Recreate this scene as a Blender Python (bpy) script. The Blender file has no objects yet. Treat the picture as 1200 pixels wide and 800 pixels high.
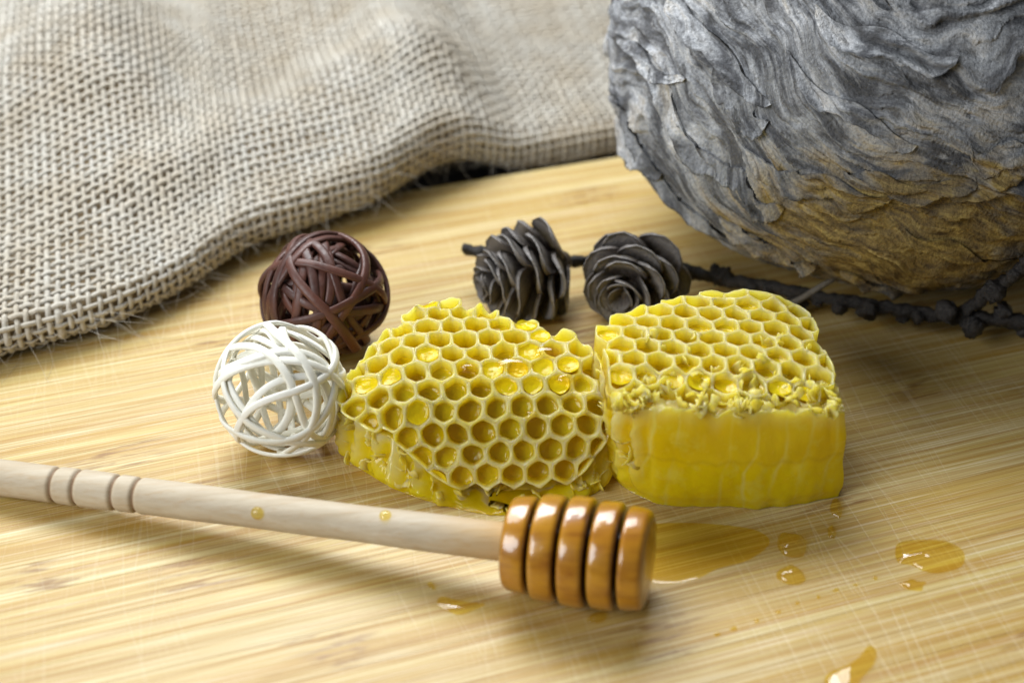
import bpy, math, random
import numpy as np
from mathutils import Vector, Matrix

random.seed(7)
RNG = np.random.default_rng(11)
S = 0.01                                     # everything is written in centimetres
SC = bpy.context.scene
COL = SC.collection
PI = math.pi

# ------------------------------------------------------------------ camera
cam_d = bpy.data.cameras.new("camera")
cam = bpy.data.objects.new("camera", cam_d)
COL.objects.link(cam)
PITCH, DIST = math.radians(34), 32.0
cam.location = (0, -DIST * math.cos(PITCH) * S, DIST * math.sin(PITCH) * S)
cam.rotation_euler = (math.radians(90) - PITCH, 0, 0)
cam_d.sensor_width = 36
cam_d.lens = 54
cam_d.clip_start, cam_d.clip_end = 0.005, 20
cam_d.dof.use_dof = True
cam_d.dof.focus_distance = 0.286
cam_d.dof.aperture_fstop = 11.0
cam_d.dof.aperture_blades = 7
SC.camera = cam

# ------------------------------------------------------------------ world, lamps, exposure
world = bpy.data.worlds.new("World")
SC.world = world
world.use_nodes = True
bg = world.node_tree.nodes["Background"]
bg.inputs[0].default_value = (0.80, 0.90, 1.0, 1)
bg.inputs[1].default_value = 0.09


def area(name, loc, aim, sx, sy, power, color):
    d = bpy.data.lights.new(name, "AREA")
    d.shape = "RECTANGLE"
    d.size, d.size_y = sx * S, sy * S
    d.energy = power
    d.color = color
    o = bpy.data.objects.new(name, d)
    COL.objects.link(o)
    o.location = Vector(loc) * S
    o.rotation_euler = (Vector(aim) - Vector(loc)).to_track_quat("-Z", "Y").to_euler()
    return o


area("window_light", (-18, 22, 40), (-2, -3, 0), 36, 30, 2.1, (0.94, 0.975, 1.0))
area("back_window_light", (-4, 36, 54), (0, -2, 0), 40, 28, 2.8, (0.95, 0.98, 1.0))
area("fill_light", (-40, -32, 30), (2, -3, 1), 32, 28, 2.1, (0.93, 0.97, 1.0))  # added fill from front left, brightens nest, cloth and comb fronts

SC.render.engine = "CYCLES"
SC.cycles.use_denoising = True
SC.cycles.max_bounces = 14
SC.cycles.transmission_bounces = 10
SC.cycles.blur_glossy = 0.3
SC.cycles.sample_clamp_indirect = 8
SC.view_settings.view_transform = "Standard"
SC.view_settings.look = "None"
SC.view_settings.exposure = 0.2
SC.view_settings.gamma = 1.0
SC.view_settings.use_curve_mapping = False


# ------------------------------------------------------------------ numeric helpers
def _hash(ix, iy, iz, seed):
    h = (ix * 374761393 + iy * 668265263 + iz * 2147483647 + seed * 974634777) & 0xFFFFFFFF
    h = ((h ^ (h >> 13)) * 1274126177) & 0xFFFFFFFF
    h = ((h ^ (h >> 16)) * 2246822519) & 0xFFFFFFFF
    return h ^ (h >> 15)


def noise(x, y, z=0.0, seed=0):
    """gradient noise in about -1..1, vectorised"""
    x, y, z = np.broadcast_arrays(np.asarray(x, float), np.asarray(y, float), np.asarray(z, float))
    x0, y0, z0 = np.floor(x), np.floor(y), np.floor(z)
    fx, fy, fz = x - x0, y - y0, z - z0
    ix, iy, iz = x0.astype(np.int64), y0.astype(np.int64), z0.astype(np.int64)
    f = lambda t: t * t * t * (t * (t * 6 - 15) + 10)
    u, v, w = f(fx), f(fy), f(fz)
    out = 0
    for dx in (0, 1):
        for dy in (0, 1):
            for dz in (0, 1):
                h = _hash(ix + dx, iy + dy, iz + dz, seed)
                gx = ((h & 1023) / 511.5) - 1
                gy = (((h >> 10) & 1023) / 511.5) - 1
                gz = (((h >> 20) & 1023) / 511.5) - 1
                d = gx * (fx - dx) + gy * (fy - dy) + gz * (fz - dz)
                out = out + d * (u if dx else 1 - u) * (v if dy else 1 - v) * (w if dz else 1 - w)
    return out * 1.3


def fbm(x, y, z=0.0, seed=0, octv=4, gain=0.5):
    a, s, r = 1.0, 1.0, 0
    for i in range(octv):
        r = r + a * noise(np.asarray(x) * s, np.asarray(y) * s, np.asarray(z) * s, seed + i)
        a *= gain
        s *= 2.03
    return r


def smooth(a, b, x):
    t = np.clip((np.asarray(x, float) - a) / (b - a), 0, 1)
    return t * t * (3 - 2 * t)


def gauss(d, s):
    return np.exp(-(d / s) ** 2)


def catmull(pts, n, closed=False):
    """n points along a Catmull-Rom curve through pts (even in parameter)"""
    p = np.asarray(pts, float)
    m = len(p)
    t = np.linspace(0, m if closed else m - 1, n, endpoint=not closed)
    i = np.floor(t).astype(int)
    if not closed:
        i = np.minimum(i, m - 2)
    f = (t - i)[:, None]
    g = (lambda k: p[k % m]) if closed else (lambda k: p[np.clip(k, 0, m - 1)])
    p0, p1, p2, p3 = g(i - 1), g(i), g(i + 1), g(i + 2)
    return 0.5 * (2 * p1 + (p2 - p0) * f + (2 * p0 - 5 * p1 + 4 * p2 - p3) * f ** 2 + (3 * p1 - p0 - 3 * p2 + p3) * f ** 3)


def even(pts, n):
    p = np.asarray(pts, float)
    d = np.r_[0, np.cumsum(np.linalg.norm(np.diff(p, axis=0), axis=1))]
    t = np.linspace(0, d[-1], n)
    return np.stack([np.interp(t, d, p[:, k]) for k in range(p.shape[1])], 1)


# ------------------------------------------------------------------ mesh helpers
def grid_faces(nr, nc, wrap_r=False, wrap_c=False):
    R = np.arange(nr if wrap_r else nr - 1)
    Cc = np.arange(nc if wrap_c else nc - 1)
    r, c = np.meshgrid(R, Cc, indexing="ij")
    r, c = r.ravel(), c.ravel()
    r2, c2 = (r + 1) % nr, (c + 1) % nc
    return np.stack([r * nc + c, r * nc + c2, r2 * nc + c2, r2 * nc + c], 1)


class Mesh:
    def __init__(self):
        self.v, self.f, self.n = [], [], 0

    def add(self, v, f):
        v = np.asarray(v, float).reshape(-1, 3)
        self.v.append(v)
        n = self.n
        if isinstance(f, np.ndarray):
            self.f.extend((f + n).tolist())
        else:
            self.f.extend([[i + n for i in q] for q in f])
        self.n += len(v)
        return self

    def tube(self, path, rad, sides=6, closed=False, flat=1.0, up=None, caps=True):
        v, f = tube(path, rad, sides, closed, flat, up, caps)
        return self.add(v, f)

    def build(self, name, mat, parent=None, **k):
        return obj(name, np.concatenate(self.v), self.f, mat, parent, **k)


def frames(p, closed, up):
    t = (np.roll(p, -1, 0) - np.roll(p, 1, 0)) if closed else np.gradient(p, axis=0)
    t = t / np.maximum(np.linalg.norm(t, axis=1, keepdims=True), 1e-9)
    if up is None:
        n = np.zeros_like(p)
        a = np.array([0, 0, 1.0]) if abs(t[0][2]) < 0.9 else np.array([1.0, 0, 0])
        n[0] = a - t[0] * (a @ t[0])
        n[0] /= np.linalg.norm(n[0])
        for i in range(1, len(p)):
            q = n[i - 1] - t[i] * (n[i - 1] @ t[i])
            n[i] = q / max(np.linalg.norm(q), 1e-9)
    else:
        n = np.broadcast_to(up, p.shape) - t * np.sum(np.broadcast_to(up, p.shape) * t, 1, keepdims=True)
        n = n / np.maximum(np.linalg.norm(n, axis=1, keepdims=True), 1e-9)
    return t, n, np.cross(t, n)


def tube(path, rad, sides=6, closed=False, flat=1.0, up=None, caps=True):
    """flat < 1 squeezes the section along the 'up' normal"""
    p = np.asarray(path, float)
    m = len(p)
    r = np.broadcast_to(np.asarray(rad, float), (m,))
    t, n, b = frames(p, closed, up)
    a = np.arange(sides) * 2 * PI / sides
    v = p[:, None] + r[:, None, None] * (np.cos(a)[None, :, None] * n[:, None] * flat + np.sin(a)[None, :, None] * b[:, None])
    f = grid_faces(m, sides, closed, True).tolist()
    if not closed and caps:
        f.append(list(range(sides))[::-1])
        f.append([(m - 1) * sides + i for i in range(sides)])
    return v.reshape(-1, 3), f


ROOT_LOC = {}


def obj(name, v, f, mat, parent=None, flat_shade=False, origin=None, local=False):
    """one mesh object; v in world centimetres, stored about the thing's base"""
    v = np.asarray(v, float).reshape(-1, 3)
    if parent is not None:
        o0 = ROOT_LOC[parent.name]
    else:
        o0 = np.zeros(3) if origin is None else np.asarray(origin, float)
    if not local:
        v = v - o0
    me = bpy.data.meshes.new(name)
    me.from_pydata((v * S).tolist(), [], f.tolist() if isinstance(f, np.ndarray) else f)
    me.update()
    if not flat_shade:
        me.polygons.foreach_set("use_smooth", [True] * len(me.polygons))
    me.materials.append(mat)
    o = bpy.data.objects.new(name, me)
    COL.objects.link(o)
    if parent is not None:
        o.parent = parent
    else:
        o.location = Vector(o0) * S
    ROOT_LOC[o.name] = o0
    return o


def thing(name, label, cat, loc=(0, 0, 0), group=None):
    o = bpy.data.objects.new(name, None)
    COL.objects.link(o)
    o.empty_display_size = 0.01
    o.location = Vector(loc) * S
    ROOT_LOC[o.name] = np.asarray(loc, float)
    return tag(o, label, cat, group)


def tag(o, label, cat, group=None):
    o["label"], o["category"] = label, cat
    if group:
        o["group"] = group
    return o


def attr(o, name, values):
    a = o.data.attributes.new(name, "FLOAT", "POINT")
    a.data.foreach_set("value", np.asarray(values, np.float32).ravel())


# ------------------------------------------------------------------ material helpers
class Nodes:
    def __init__(self, name):
        self.m = bpy.data.materials.new(name)
        self.m.use_nodes = True
        self.t = self.m.node_tree
        self.p = self.t.nodes["Principled BSDF"]

    def n(self, kind, **k):
        o = self.t.nodes.new("ShaderNode" + kind)
        for a, b in k.items():
            setattr(o, a, b)
        return o

    def put(self, sock, x):
        if isinstance(x, bpy.types.NodeSocket):
            self.t.links.new(x, sock)
        else:
            if sock.type == "RGBA" and len(x) == 3:
                x = (*x, 1)
            sock.default_value = x

    def set(self, **k):
        for a, b in k.items():
            self.put(self.p.inputs[a.replace("_", " ")], b)
        return self

    def co(self, scale=(1, 1, 1), rot=(0, 0, 0), loc=None, src=None):
        """object coordinates in centimetres times scale"""
        if src is None:
            src = self.n("TexCoord").outputs["Object"]
        mp = self.n("Mapping")
        self.put(mp.inputs[0], src)
        mp.inputs["Scale"].default_value = [q * 100 for q in scale]
        mp.inputs["Rotation"].default_value = rot
        if loc is not None:
            self.put(mp.inputs["Location"], loc)
        return mp.outputs[0]

    def noise(self, co, scale=1.0, detail=4, rough=0.55, dist=0.0, col=False):
        o = self.n("TexNoise")
        self.put(o.inputs["Vector"], co)
        o.inputs["Scale"].default_value = scale
        o.inputs["Detail"].default_value = detail
        o.inputs["Roughness"].default_value = rough
        o.inputs["Distortion"].default_value = dist
        return o.outputs["Color" if col else "Fac"]

    def voronoi(self, co, scale=1.0, feature="F1", rand=1.0):
        o = self.n("TexVoronoi", feature=feature)
        self.put(o.inputs["Vector"], co)
        o.inputs["Scale"].default_value = scale
        if "Randomness" in o.inputs:
            o.inputs["Randomness"].default_value = rand
        return o.outputs["Distance"]

    def ramp(self, fac, stops, interp="LINEAR"):
        o = self.n("ValToRGB")
        o.color_ramp.interpolation = interp
        e = o.color_ramp.elements
        while len(e) < len(stops):
            e.new(0.5)
        for q, (pos, c) in zip(e, stops):
            q.position = pos
            q.color = (*c, 1) if isinstance(c, (tuple, list)) else (c, c, c, 1)
        self.put(o.inputs[0], fac)
        return o.outputs[0]

    def mix(self, fac, a, b, mode="MIX"):
        o = self.n("Mix", data_type="RGBA", blend_type=mode)
        self.put(o.inputs["Factor"], fac)
        self.put(o.inputs[6], a)
        self.put(o.inputs[7], b)
        return o.outputs[2]

    def math(self, op, a, b=0.0, clamp=False):
        o = self.n("Math", operation=op, use_clamp=clamp)
        self.put(o.inputs[0], a)
        self.put(o.inputs[1], b)
        return o.outputs[0]

    def bump(self, h, dist=0.01, strength=1.0, normal=None):
        o = self.n("Bump")
        self.put(o.inputs["Height"], h)
        o.inputs["Distance"].default_value = dist * S
        o.inputs["Strength"].default_value = strength
        if normal is not None:
            self.put(o.inputs["Normal"], normal)
        return o.outputs[0]

    def attr(self, name):
        return self.n("Attribute", attribute_name=name).outputs["Fac"]

    def rand(self):
        return self.n("ObjectInfo").outputs["Random"]

    def xyz(self, x=0.0, y=0.0, z=0.0):
        o = self.n("CombineXYZ")
        for i, q in enumerate((x, y, z)):
            self.put(o.inputs[i], q)
        return o.outputs[0]

    def sep(self, v):
        o = self.n("SeparateXYZ")
        self.put(o.inputs[0], v)
        return o.outputs


# ------------------------------------------------------------------ materials
def through(N, c, amount):
    """light passes right through thin wax and clear honey"""
    tl = N.n("BsdfTranslucent")
    N.put(tl.inputs[0], N.mix(0.5, c, (1.0, 0.93, 0.24)))
    mx = N.n("MixShader")
    mx.inputs[0].default_value = amount
    N.put(mx.inputs[1], N.p.outputs[0])
    N.put(mx.inputs[2], tl.outputs[0])
    N.put(N.t.nodes["Material Output"].inputs[0], mx.outputs[0])


def mat_bamboo():
    N = Nodes("bamboo")
    r = N.rand()
    off = N.xyz(N.math("MULTIPLY", r, 173.0), N.math("MULTIPLY", r, 61.0), 0.0)
    co = N.co((0.1, 1, 1), loc=off)
    base = N.ramp(r, [(0, (0.50, 0.345, 0.09)), (0.35, (0.57, 0.425, 0.135)), (0.7, (0.60, 0.475, 0.19)), (1, (0.54, 0.385, 0.11))])
    # long fibres along the strip
    f1 = N.noise(N.co((0.04, 5.5, 1), loc=off), 1.0, 5, 0.62)
    f2 = N.noise(N.co((0.11, 13, 1), loc=off), 1.0, 4, 0.6)
    f3 = N.noise(N.co((0.05, 2.0, 1), loc=off), 1.0, 3, 0.5)
    c = N.mix(N.ramp(f1, [(0.44, 0.0), (0.60, 0.95)]), base, (0.45, 0.265, 0.042))
    c = N.mix(N.ramp(f3, [(0.45, 0.0), (0.72, 0.5)]), c, (0.70, 0.62, 0.38))
    c = N.mix(N.ramp(f2, [(0.48, 0.0), (0.64, 0.75)]), c, (0.40, 0.215, 0.05))
    f4 = N.noise(N.co((0.3, 30, 1), loc=off), 1.0, 3, 0.65)
    c = N.mix(N.ramp(f4, [(0.46, 0.0), (0.62, 0.55)]), c, (0.35, 0.205, 0.055))
    c = N.mix(N.ramp(f4, [(0.34, 0.45), (0.46, 0.0)]), c, (0.78, 0.70, 0.52))
    # node marks: short brown dashes every dozen centimetres of a strip
    xs = N.sep(N.co((1, 1, 1), loc=off))
    wob = N.math("MULTIPLY", N.noise(N.co((0.6, 5, 1), loc=off), 1.0, 3, 0.6), 2.2)
    ph = N.math("FRACT", N.math("MULTIPLY", N.math("ADD", xs[0], wob), 1 / 17.0))
    band = N.ramp(ph, [(0.44, 0.0), (0.485, 1.0), (0.515, 1.0), (0.56, 0.0)])
    dash = N.ramp(N.noise(N.co((1.1, 9, 1), loc=off), 1.0, 3, 0.6), [(0.48, 0.0), (0.62, 1.0)])
    node = N.math("MULTIPLY", N.math("MULTIPLY", band, dash), 0.8)
    c = N.mix(node, c, (0.23, 0.105, 0.02))
    # knife scratches: fine pale lines across the grain, in world coordinates of the board
    geo = N.n("NewGeometry").outputs["Position"]
    scr = None
    for ang, sc_, thr in ((103, 1.0, 0.64), (96, 1.5, 0.645), (113, 1.3, 0.65)):
        turned = N.co((1, 1, 1), rot=(0, 0, math.radians(-ang)), src=geo)
        st_ = N.n("Mapping")
        N.put(st_.inputs[0], turned)
        st_.inputs["Scale"].default_value = (0.16 * sc_, 12 * sc_, 1)
        q = N.noise(st_.outputs[0], 1.0, 2, 0.5)
        l = N.ramp(q, [(thr - 0.03, 0.0), (thr + 0.03, 1.0)])
        scr = l if scr is None else N.math("MAXIMUM", scr, l)
    patch = N.ramp(N.noise(N.co((0.16, 0.16, 1), src=geo, loc=(0.35, 0.2, 0)), 1.0, 2), [(0.42, 0.12), (0.6, 1.0)])
    scr = N.math("MULTIPLY", scr, patch)
    c = N.mix(N.math("MULTIPLY", scr, 0.15), c, (0.82, 0.73, 0.53))
    h = N.math("SUBTRACT", N.math("MULTIPLY", f2, 0.5), N.math("MULTIPLY", scr, 0.6))
    N.set(Base_Color=c, Roughness=N.ramp(f2, [(0.3, 0.36), (0.7, 0.52)]), Specular_IOR_Level=0.42, Normal=N.bump(h, 0.008, 0.5))
    return N.m


def mat_jute(name, c1, c2, c3):
    N = Nodes(name)
    r = N.rand()
    co = N.co()
    a = N.noise(co, 0.8, 4, 0.6)
    b = N.noise(co, 14, 3, 0.6)
    c = N.mix(N.ramp(a, [(0.38, 0.0), (0.68, 1.0)]), c1, c2)
    c = N.mix(N.ramp(b, [(0.5, 0.0), (0.75, 0.6)]), c, c3)
    c = N.mix(N.math("MULTIPLY", r, 0.35), c, c2)
    N.set(Base_Color=c, Roughness=0.9, Specular_IOR_Level=0.15, Sheen_Weight=0.25, Sheen_Roughness=0.5,
          Normal=N.bump(b, 0.03, 0.8))
    return N.m


def mat_rattan(name, c1, c2, rough=0.42):
    N = Nodes(name)
    co = N.co()
    a = N.noise(co, 2.2, 4, 0.6)
    b = N.noise(co, 11, 3, 0.5)
    c = N.mix(N.ramp(N.math("ADD", a, N.math("MULTIPLY", N.math("SUBTRACT", N.rand(), 0.5), 0.3)), [(0.35, 0.0), (0.68, 1.0)]), c1, c2)
    N.set(Base_Color=c, Roughness=N.ramp(b, [(0.35, rough - 0.08), (0.7, rough + 0.14)]), Specular_IOR_Level=0.45, Normal=N.bump(b, 0.012, 0.5))
    return N.m


def mat_wax():
    N = Nodes("beeswax")
    co = N.co()
    a = N.noise(co, 3.0, 4, 0.6)
    b = N.noise(co, 22, 3, 0.6)
    dep = N.attr("depth")                      # how far below the rim: clean wax on top, honey soaked further down
    c = N.ramp(N.math("ADD", dep, N.math("MULTIPLY", N.math("SUBTRACT", a, 0.5), 0.22)),
               [(0.0, (0.96, 0.91, 0.48)), (0.06, (0.96, 0.88, 0.24)), (0.2, (0.96, 0.81, 0.04)), (0.6, (0.95, 0.74, 0.010))])
    N.set(Base_Color=c, Roughness=N.ramp(a, [(0.4, 0.14), (0.6, 0.4)]), Specular_IOR_Level=0.5, IOR=1.45,
          Subsurface_Weight=0.75, Subsurface_Radius=(1.0, 0.85, 0.12), Subsurface_Scale=0.3 * S,
          Coat_Weight=0.8, Coat_Roughness=0.06, Normal=N.bump(N.math("ADD", N.math("MULTIPLY", b, 0.5), a), 0.03, 0.5))
    through(N, c, 0.6)
    return N.m


def mat_flake():
    N = Nodes("crushed_wax")
    a = N.noise(N.co(), 9.0, 4, 0.6)
    N.set(Base_Color=N.mix(N.ramp(a, [(0.4, 0.0), (0.62, 1.0)]), (0.93, 0.87, 0.44), (0.91, 0.76, 0.10)), Roughness=0.22, IOR=1.45,
          Subsurface_Weight=0.6, Subsurface_Radius=(1.0, 0.8, 0.2), Subsurface_Scale=0.12 * S, Coat_Weight=0.3, Coat_Roughness=0.1)
    through(N, (0.97, 0.90, 0.36), 0.5)
    return N.m


def mat_comb_body(name, cut):
    """honey filled comb cut through; 'cut' adds the faint cell walls and the mid rib of a clean cut"""
    N = Nodes(name)
    co = N.co()
    a = N.noise(co, 1.3, 4, 0.55)
    b = N.noise(co, 7, 4, 0.6)
    c = N.mix(N.ramp(a, [(0.35, 0.0), (0.65, 1.0)]), (0.97, 0.72, 0.003), (0.97, 0.80, 0.010))
    if cut:
        x, y, z = N.sep(co)
        # upper and lower row of cells, their walls seen edge on through the honey, and the mid rib between them
        lower = N.ramp(N.math("MULTIPLY", N.math("ADD", z, N.math("MULTIPLY", N.math("SUBTRACT", a, 0.5), 0.25)), 0.4), [(0.36, 1.0), (0.50, 0.0)])
        c = N.mix(lower, N.mix(0.45, c, (0.86, 0.62, 0.002)), (0.97, 0.78, 0.005))  # lower half brighter: light coming through the honey, put into the colour
        c = N.mix(N.ramp(b, [(0.46, 0.0), (0.64, 0.5)]), c, (0.90, 0.66, 0.004))
        c = N.mix(N.ramp(N.noise(co, 3.2, 4, 0.6), [(0.52, 0.0), (0.68, 0.6)]), c, (0.97, 0.86, 0.12))
        sx = N.math("ADD", x, N.math("MULTIPLY", N.math("SUBTRACT", N.noise(N.co((1, 1, 0.6)), 1.6, 2), 0.5), 0.30))
        sx = N.math("ADD", sx, N.math("MULTIPLY", lower, 0.116))
        wl = N.math("PINGPONG", sx, 0.2325)
        vis = N.ramp(N.noise(N.co((1, 1, 0.5)), 1.1, 3), [(0.42, 0.0), (0.6, 0.75)])
        c = N.mix(N.math("MULTIPLY", N.ramp(wl, [(0.0, 1.0), (0.05, 0.0)]), vis), c, (0.96, 0.88, 0.22))
        zig = N.math("MULTIPLY", N.math("PINGPONG", x, 0.2325), 0.3)
        rib = N.math("ABSOLUTE", N.math("SUBTRACT", N.math("ADD", z, zig), N.math("ADD", 1.14, N.math("MULTIPLY", N.math("SUBTRACT", a, 0.5), 0.25))))
        c = N.mix(N.ramp(rib, [(0.0, 0.4), (0.08, 0.0)]), c, (0.70, 0.50, 0.01))
    ed = N.attr("wax")
    c = N.mix(ed, c, (0.88, 0.80, 0.36))
    N.set(Base_Color=c, Roughness=N.ramp(b, [(0.4, 0.08), (0.65, 0.28)]), IOR=1.48,
          Subsurface_Weight=0.5, Subsurface_Radius=(1.0, 0.85, 0.05), Subsurface_Scale=0.6 * S,
          Coat_Weight=0.25, Coat_Roughness=0.05, Normal=N.bump(N.math("ADD", N.math("MULTIPLY", b, 0.4), a), 0.06, 0.45))
    through(N, c, 0.45)
    return N.m


def mat_honey_pool():
    """honey over wax: part of the light comes back from the cloudy honey, part goes on to the comb floor"""
    N = Nodes("honey_in_cell")
    c = N.mix(N.rand(), (0.96, 0.72, 0.005), (0.98, 0.82, 0.02))
    N.set(Base_Color=c, Roughness=0.04, IOR=1.5, Normal=N.bump(N.noise(N.co(), 2.6, 3), 0.16, 0.6))
    tr = N.n("BsdfTransparent")
    tr.inputs[0].default_value = (0.99, 0.88, 0.22, 1)
    mx = N.n("MixShader")
    mx.inputs[0].default_value = 0.5
    N.put(mx.inputs[1], tr.outputs[0])
    N.put(mx.inputs[2], N.p.outputs[0])
    N.put(N.t.nodes["Material Output"].inputs[0], mx.outputs[0])
    return N.m


def mat_honey_drop(name="clear_honey", tint=(0.98, 0.90, 0.50), rough=0.03, bump=0.0):
    """a thin lens of honey: light goes through it tinted, its skin mirrors the window"""
    N = Nodes(name)
    tr = N.n("BsdfTransparent")
    tr.inputs[0].default_value = (*tint, 1)
    gl = N.n("BsdfGlossy")
    gl.inputs["Roughness"].default_value = rough
    if bump:
        N.put(gl.inputs["Normal"], N.bump(N.noise(N.co(), 2.2, 3), bump, 0.5))
    fr = N.n("Fresnel")
    fr.inputs[0].default_value = 1.6
    mx = N.n("MixShader")
    front = N.math("SUBTRACT", 1.0, N.n("NewGeometry").outputs["Backfacing"])
    N.put(mx.inputs[0], N.math("MULTIPLY", fr.outputs[0], front))
    N.put(mx.inputs[1], tr.outputs[0])
    N.put(mx.inputs[2], gl.outputs[0])
    N.t.nodes.remove(N.p)
    N.put(N.t.nodes["Material Output"].inputs[0], mx.outputs[0])
    return N.m


def mat_film():
    return mat_honey_drop("honey_film", (0.985, 0.90, 0.48), 0.10)


def mat_beech():
    N = Nodes("pale_beech")
    co = N.co((0.25, 5, 5))
    a = N.noise(co, 1.0, 5, 0.65)
    b = N.noise(N.co((1.5, 14, 14)), 1.0, 3, 0.6)
    al = N.math("ADD", N.attr("along"), N.math("MULTIPLY", N.noise(N.co((0.5, 1.4, 1.4)), 1.0, 3), 0.25))
    st = N.ramp(N.math("MULTIPLY", al, 0.8), [(0.72, 0.0), (0.90, 0.8)])
    c = N.ramp(a, [(0.3, (0.45, 0.36, 0.245)), (0.55, (0.53, 0.445, 0.325)), (0.75, (0.60, 0.525, 0.41))])
    c = N.mix(N.ramp(b, [(0.52, 0.0), (0.7, 0.4)]), c, (0.45, 0.30, 0.16))
    c = N.mix(st, c, (0.50, 0.28, 0.06))
    c = N.mix(N.attr("groove_tone"), c, (0.16, 0.075, 0.025))  # darker colour in the turned grooves
    N.set(Base_Color=c, Roughness=0.6, Specular_IOR_Level=0.3, Normal=N.bump(b, 0.015, 0.6))
    return N.m


def mat_head():
    N = Nodes("honey_soaked_beech")
    a = N.noise(N.co((0.5, 6, 6)), 1.0, 5, 0.6)
    b = N.noise(N.co(), 1.4, 3)
    c = N.ramp(a, [(0.3, (0.26, 0.085, 0.002)), (0.5, (0.39, 0.155, 0.004)), (0.75, (0.50, 0.225, 0.007))])
    c = N.mix(N.ramp(b, [(0.4, 0.0), (0.65, 0.5)]), c, (0.55, 0.27, 0.008))
    c = N.mix(N.attr("groove_tone"), c, (0.045, 0.015, 0.004))  # darker colour in the slots and along ridge edges
    N.set(Base_Color=c, Roughness=0.3, Coat_Weight=1.0, Coat_Roughness=0.06, Coat_IOR=1.5,
          Normal=N.bump(b, 0.05, 0.25), Coat_Normal=N.bump(N.noise(N.co(), 2.5, 2), 0.08, 0.5))
    return N.m


def mat_bark(name, c1, c2, c3, sc=5, lip=False):
    N = Nodes(name)
    a = N.noise(N.co(), sc, 5, 0.65)
    b = N.noise(N.co(), sc * 4, 3, 0.6)
    c = N.mix(N.ramp(a, [(0.35, 0.0), (0.62, 1.0)]), c1, c2)
    c = N.mix(N.ramp(b, [(0.55, 0.0), (0.72, 0.8)]), c, c3)
    c = N.mix(N.math("MULTIPLY", N.rand(), 0.25), c, c3)
    if lip:                                     # weathered rim of a scale, its lit edge painted paler, fine ribs along it
        rb = N.noise(N.co((1.2, 11, 3)), 1.0, 3, 0.6)
        c = N.mix(N.ramp(rb, [(0.48, 0.0), (0.66, 0.7)]), c, (0.19, 0.165, 0.15))
        c = N.mix(N.math("MULTIPLY", N.attr("lip"), 0.6), c, (0.34, 0.32, 0.31))
    N.set(Base_Color=c, Roughness=0.44, Specular_IOR_Level=0.35, Normal=N.bump(N.math("ADD", a, b), 0.05, 0.7))
    return N.m


def mat_paper():
    """wasp paper: fibres laid in arcs, each arc from another wood, so greys, whites, browns and tans"""
    N = Nodes("wasp_paper")
    u, w, tz = N.attr("along"), N.attr("band"), N.attr("tan")
    v1 = N.noise(N.xyz(N.math("MULTIPLY", u, 0.55), N.math("MULTIPLY", w, 3.2), 0.0), 1.0, 6, 0.62, 0.3)
    v2 = N.noise(N.xyz(N.math("MULTIPLY", u, 1.6), N.math("MULTIPLY", w, 11.0), 3.0), 1.0, 5, 0.6, 0.4)
    v3 = N.noise(N.co(), 1.1, 5, 0.62)
    fib = N.noise(N.co(), 16, 3, 0.65)
    c = N.ramp(v1, [(0.30, (0.07, 0.069, 0.072)), (0.43, (0.17, 0.173, 0.185)), (0.53, (0.46, 0.47, 0.49)), (0.63, (0.80, 0.80, 0.81))])
    c = N.mix(N.ramp(v2, [(0.52, 0.0), (0.66, 0.65)]), c, (0.085, 0.08, 0.075))  # dark here and pale below also paint shaded creases and lit ridges
    c = N.mix(N.ramp(v2, [(0.28, 0.6), (0.42, 0.0)]), c, (0.70, 0.70, 0.70))
    t = N.math("MULTIPLY", N.ramp(N.math("ADD", tz, N.math("MULTIPLY", N.math("SUBTRACT", v1, 0.5), 2.6)), [(0.22, 0.0), (0.72, 1.0)]), 0.95)
    tanc = N.ramp(v2, [(0.32, (0.50, 0.36, 0.10)), (0.5, (0.28, 0.185, 0.045)), (0.68, (0.10, 0.065, 0.025))])
    c = N.mix(t, c, tanc)
    c = N.mix(N.ramp(fib, [(0.4, 0.0), (0.75, 0.5)]), c, (0.08, 0.08, 0.08), "MULTIPLY")
    c = N.mix(N.ramp(v3, [(0.45, 0.0), (0.7, 0.35)]), c, (0.13, 0.12, 0.11))
    h = N.math("ADD", N.math("MULTIPLY", v2, 0.8), N.math("MULTIPLY", fib, 0.5))
    N.set(Base_Color=c, Roughness=0.88, Specular_IOR_Level=0.15, Normal=N.bump(h, 0.09, 0.8))
    return N.m


def mat_table():
    N = Nodes("dark_table")
    a = N.noise(N.co((0.05, 1.5, 1)), 1.0, 4)
    N.set(Base_Color=N.mix(a, (0.022, 0.016, 0.011), (0.05, 0.035, 0.022)), Roughness=0.5)
    return N.m


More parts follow.
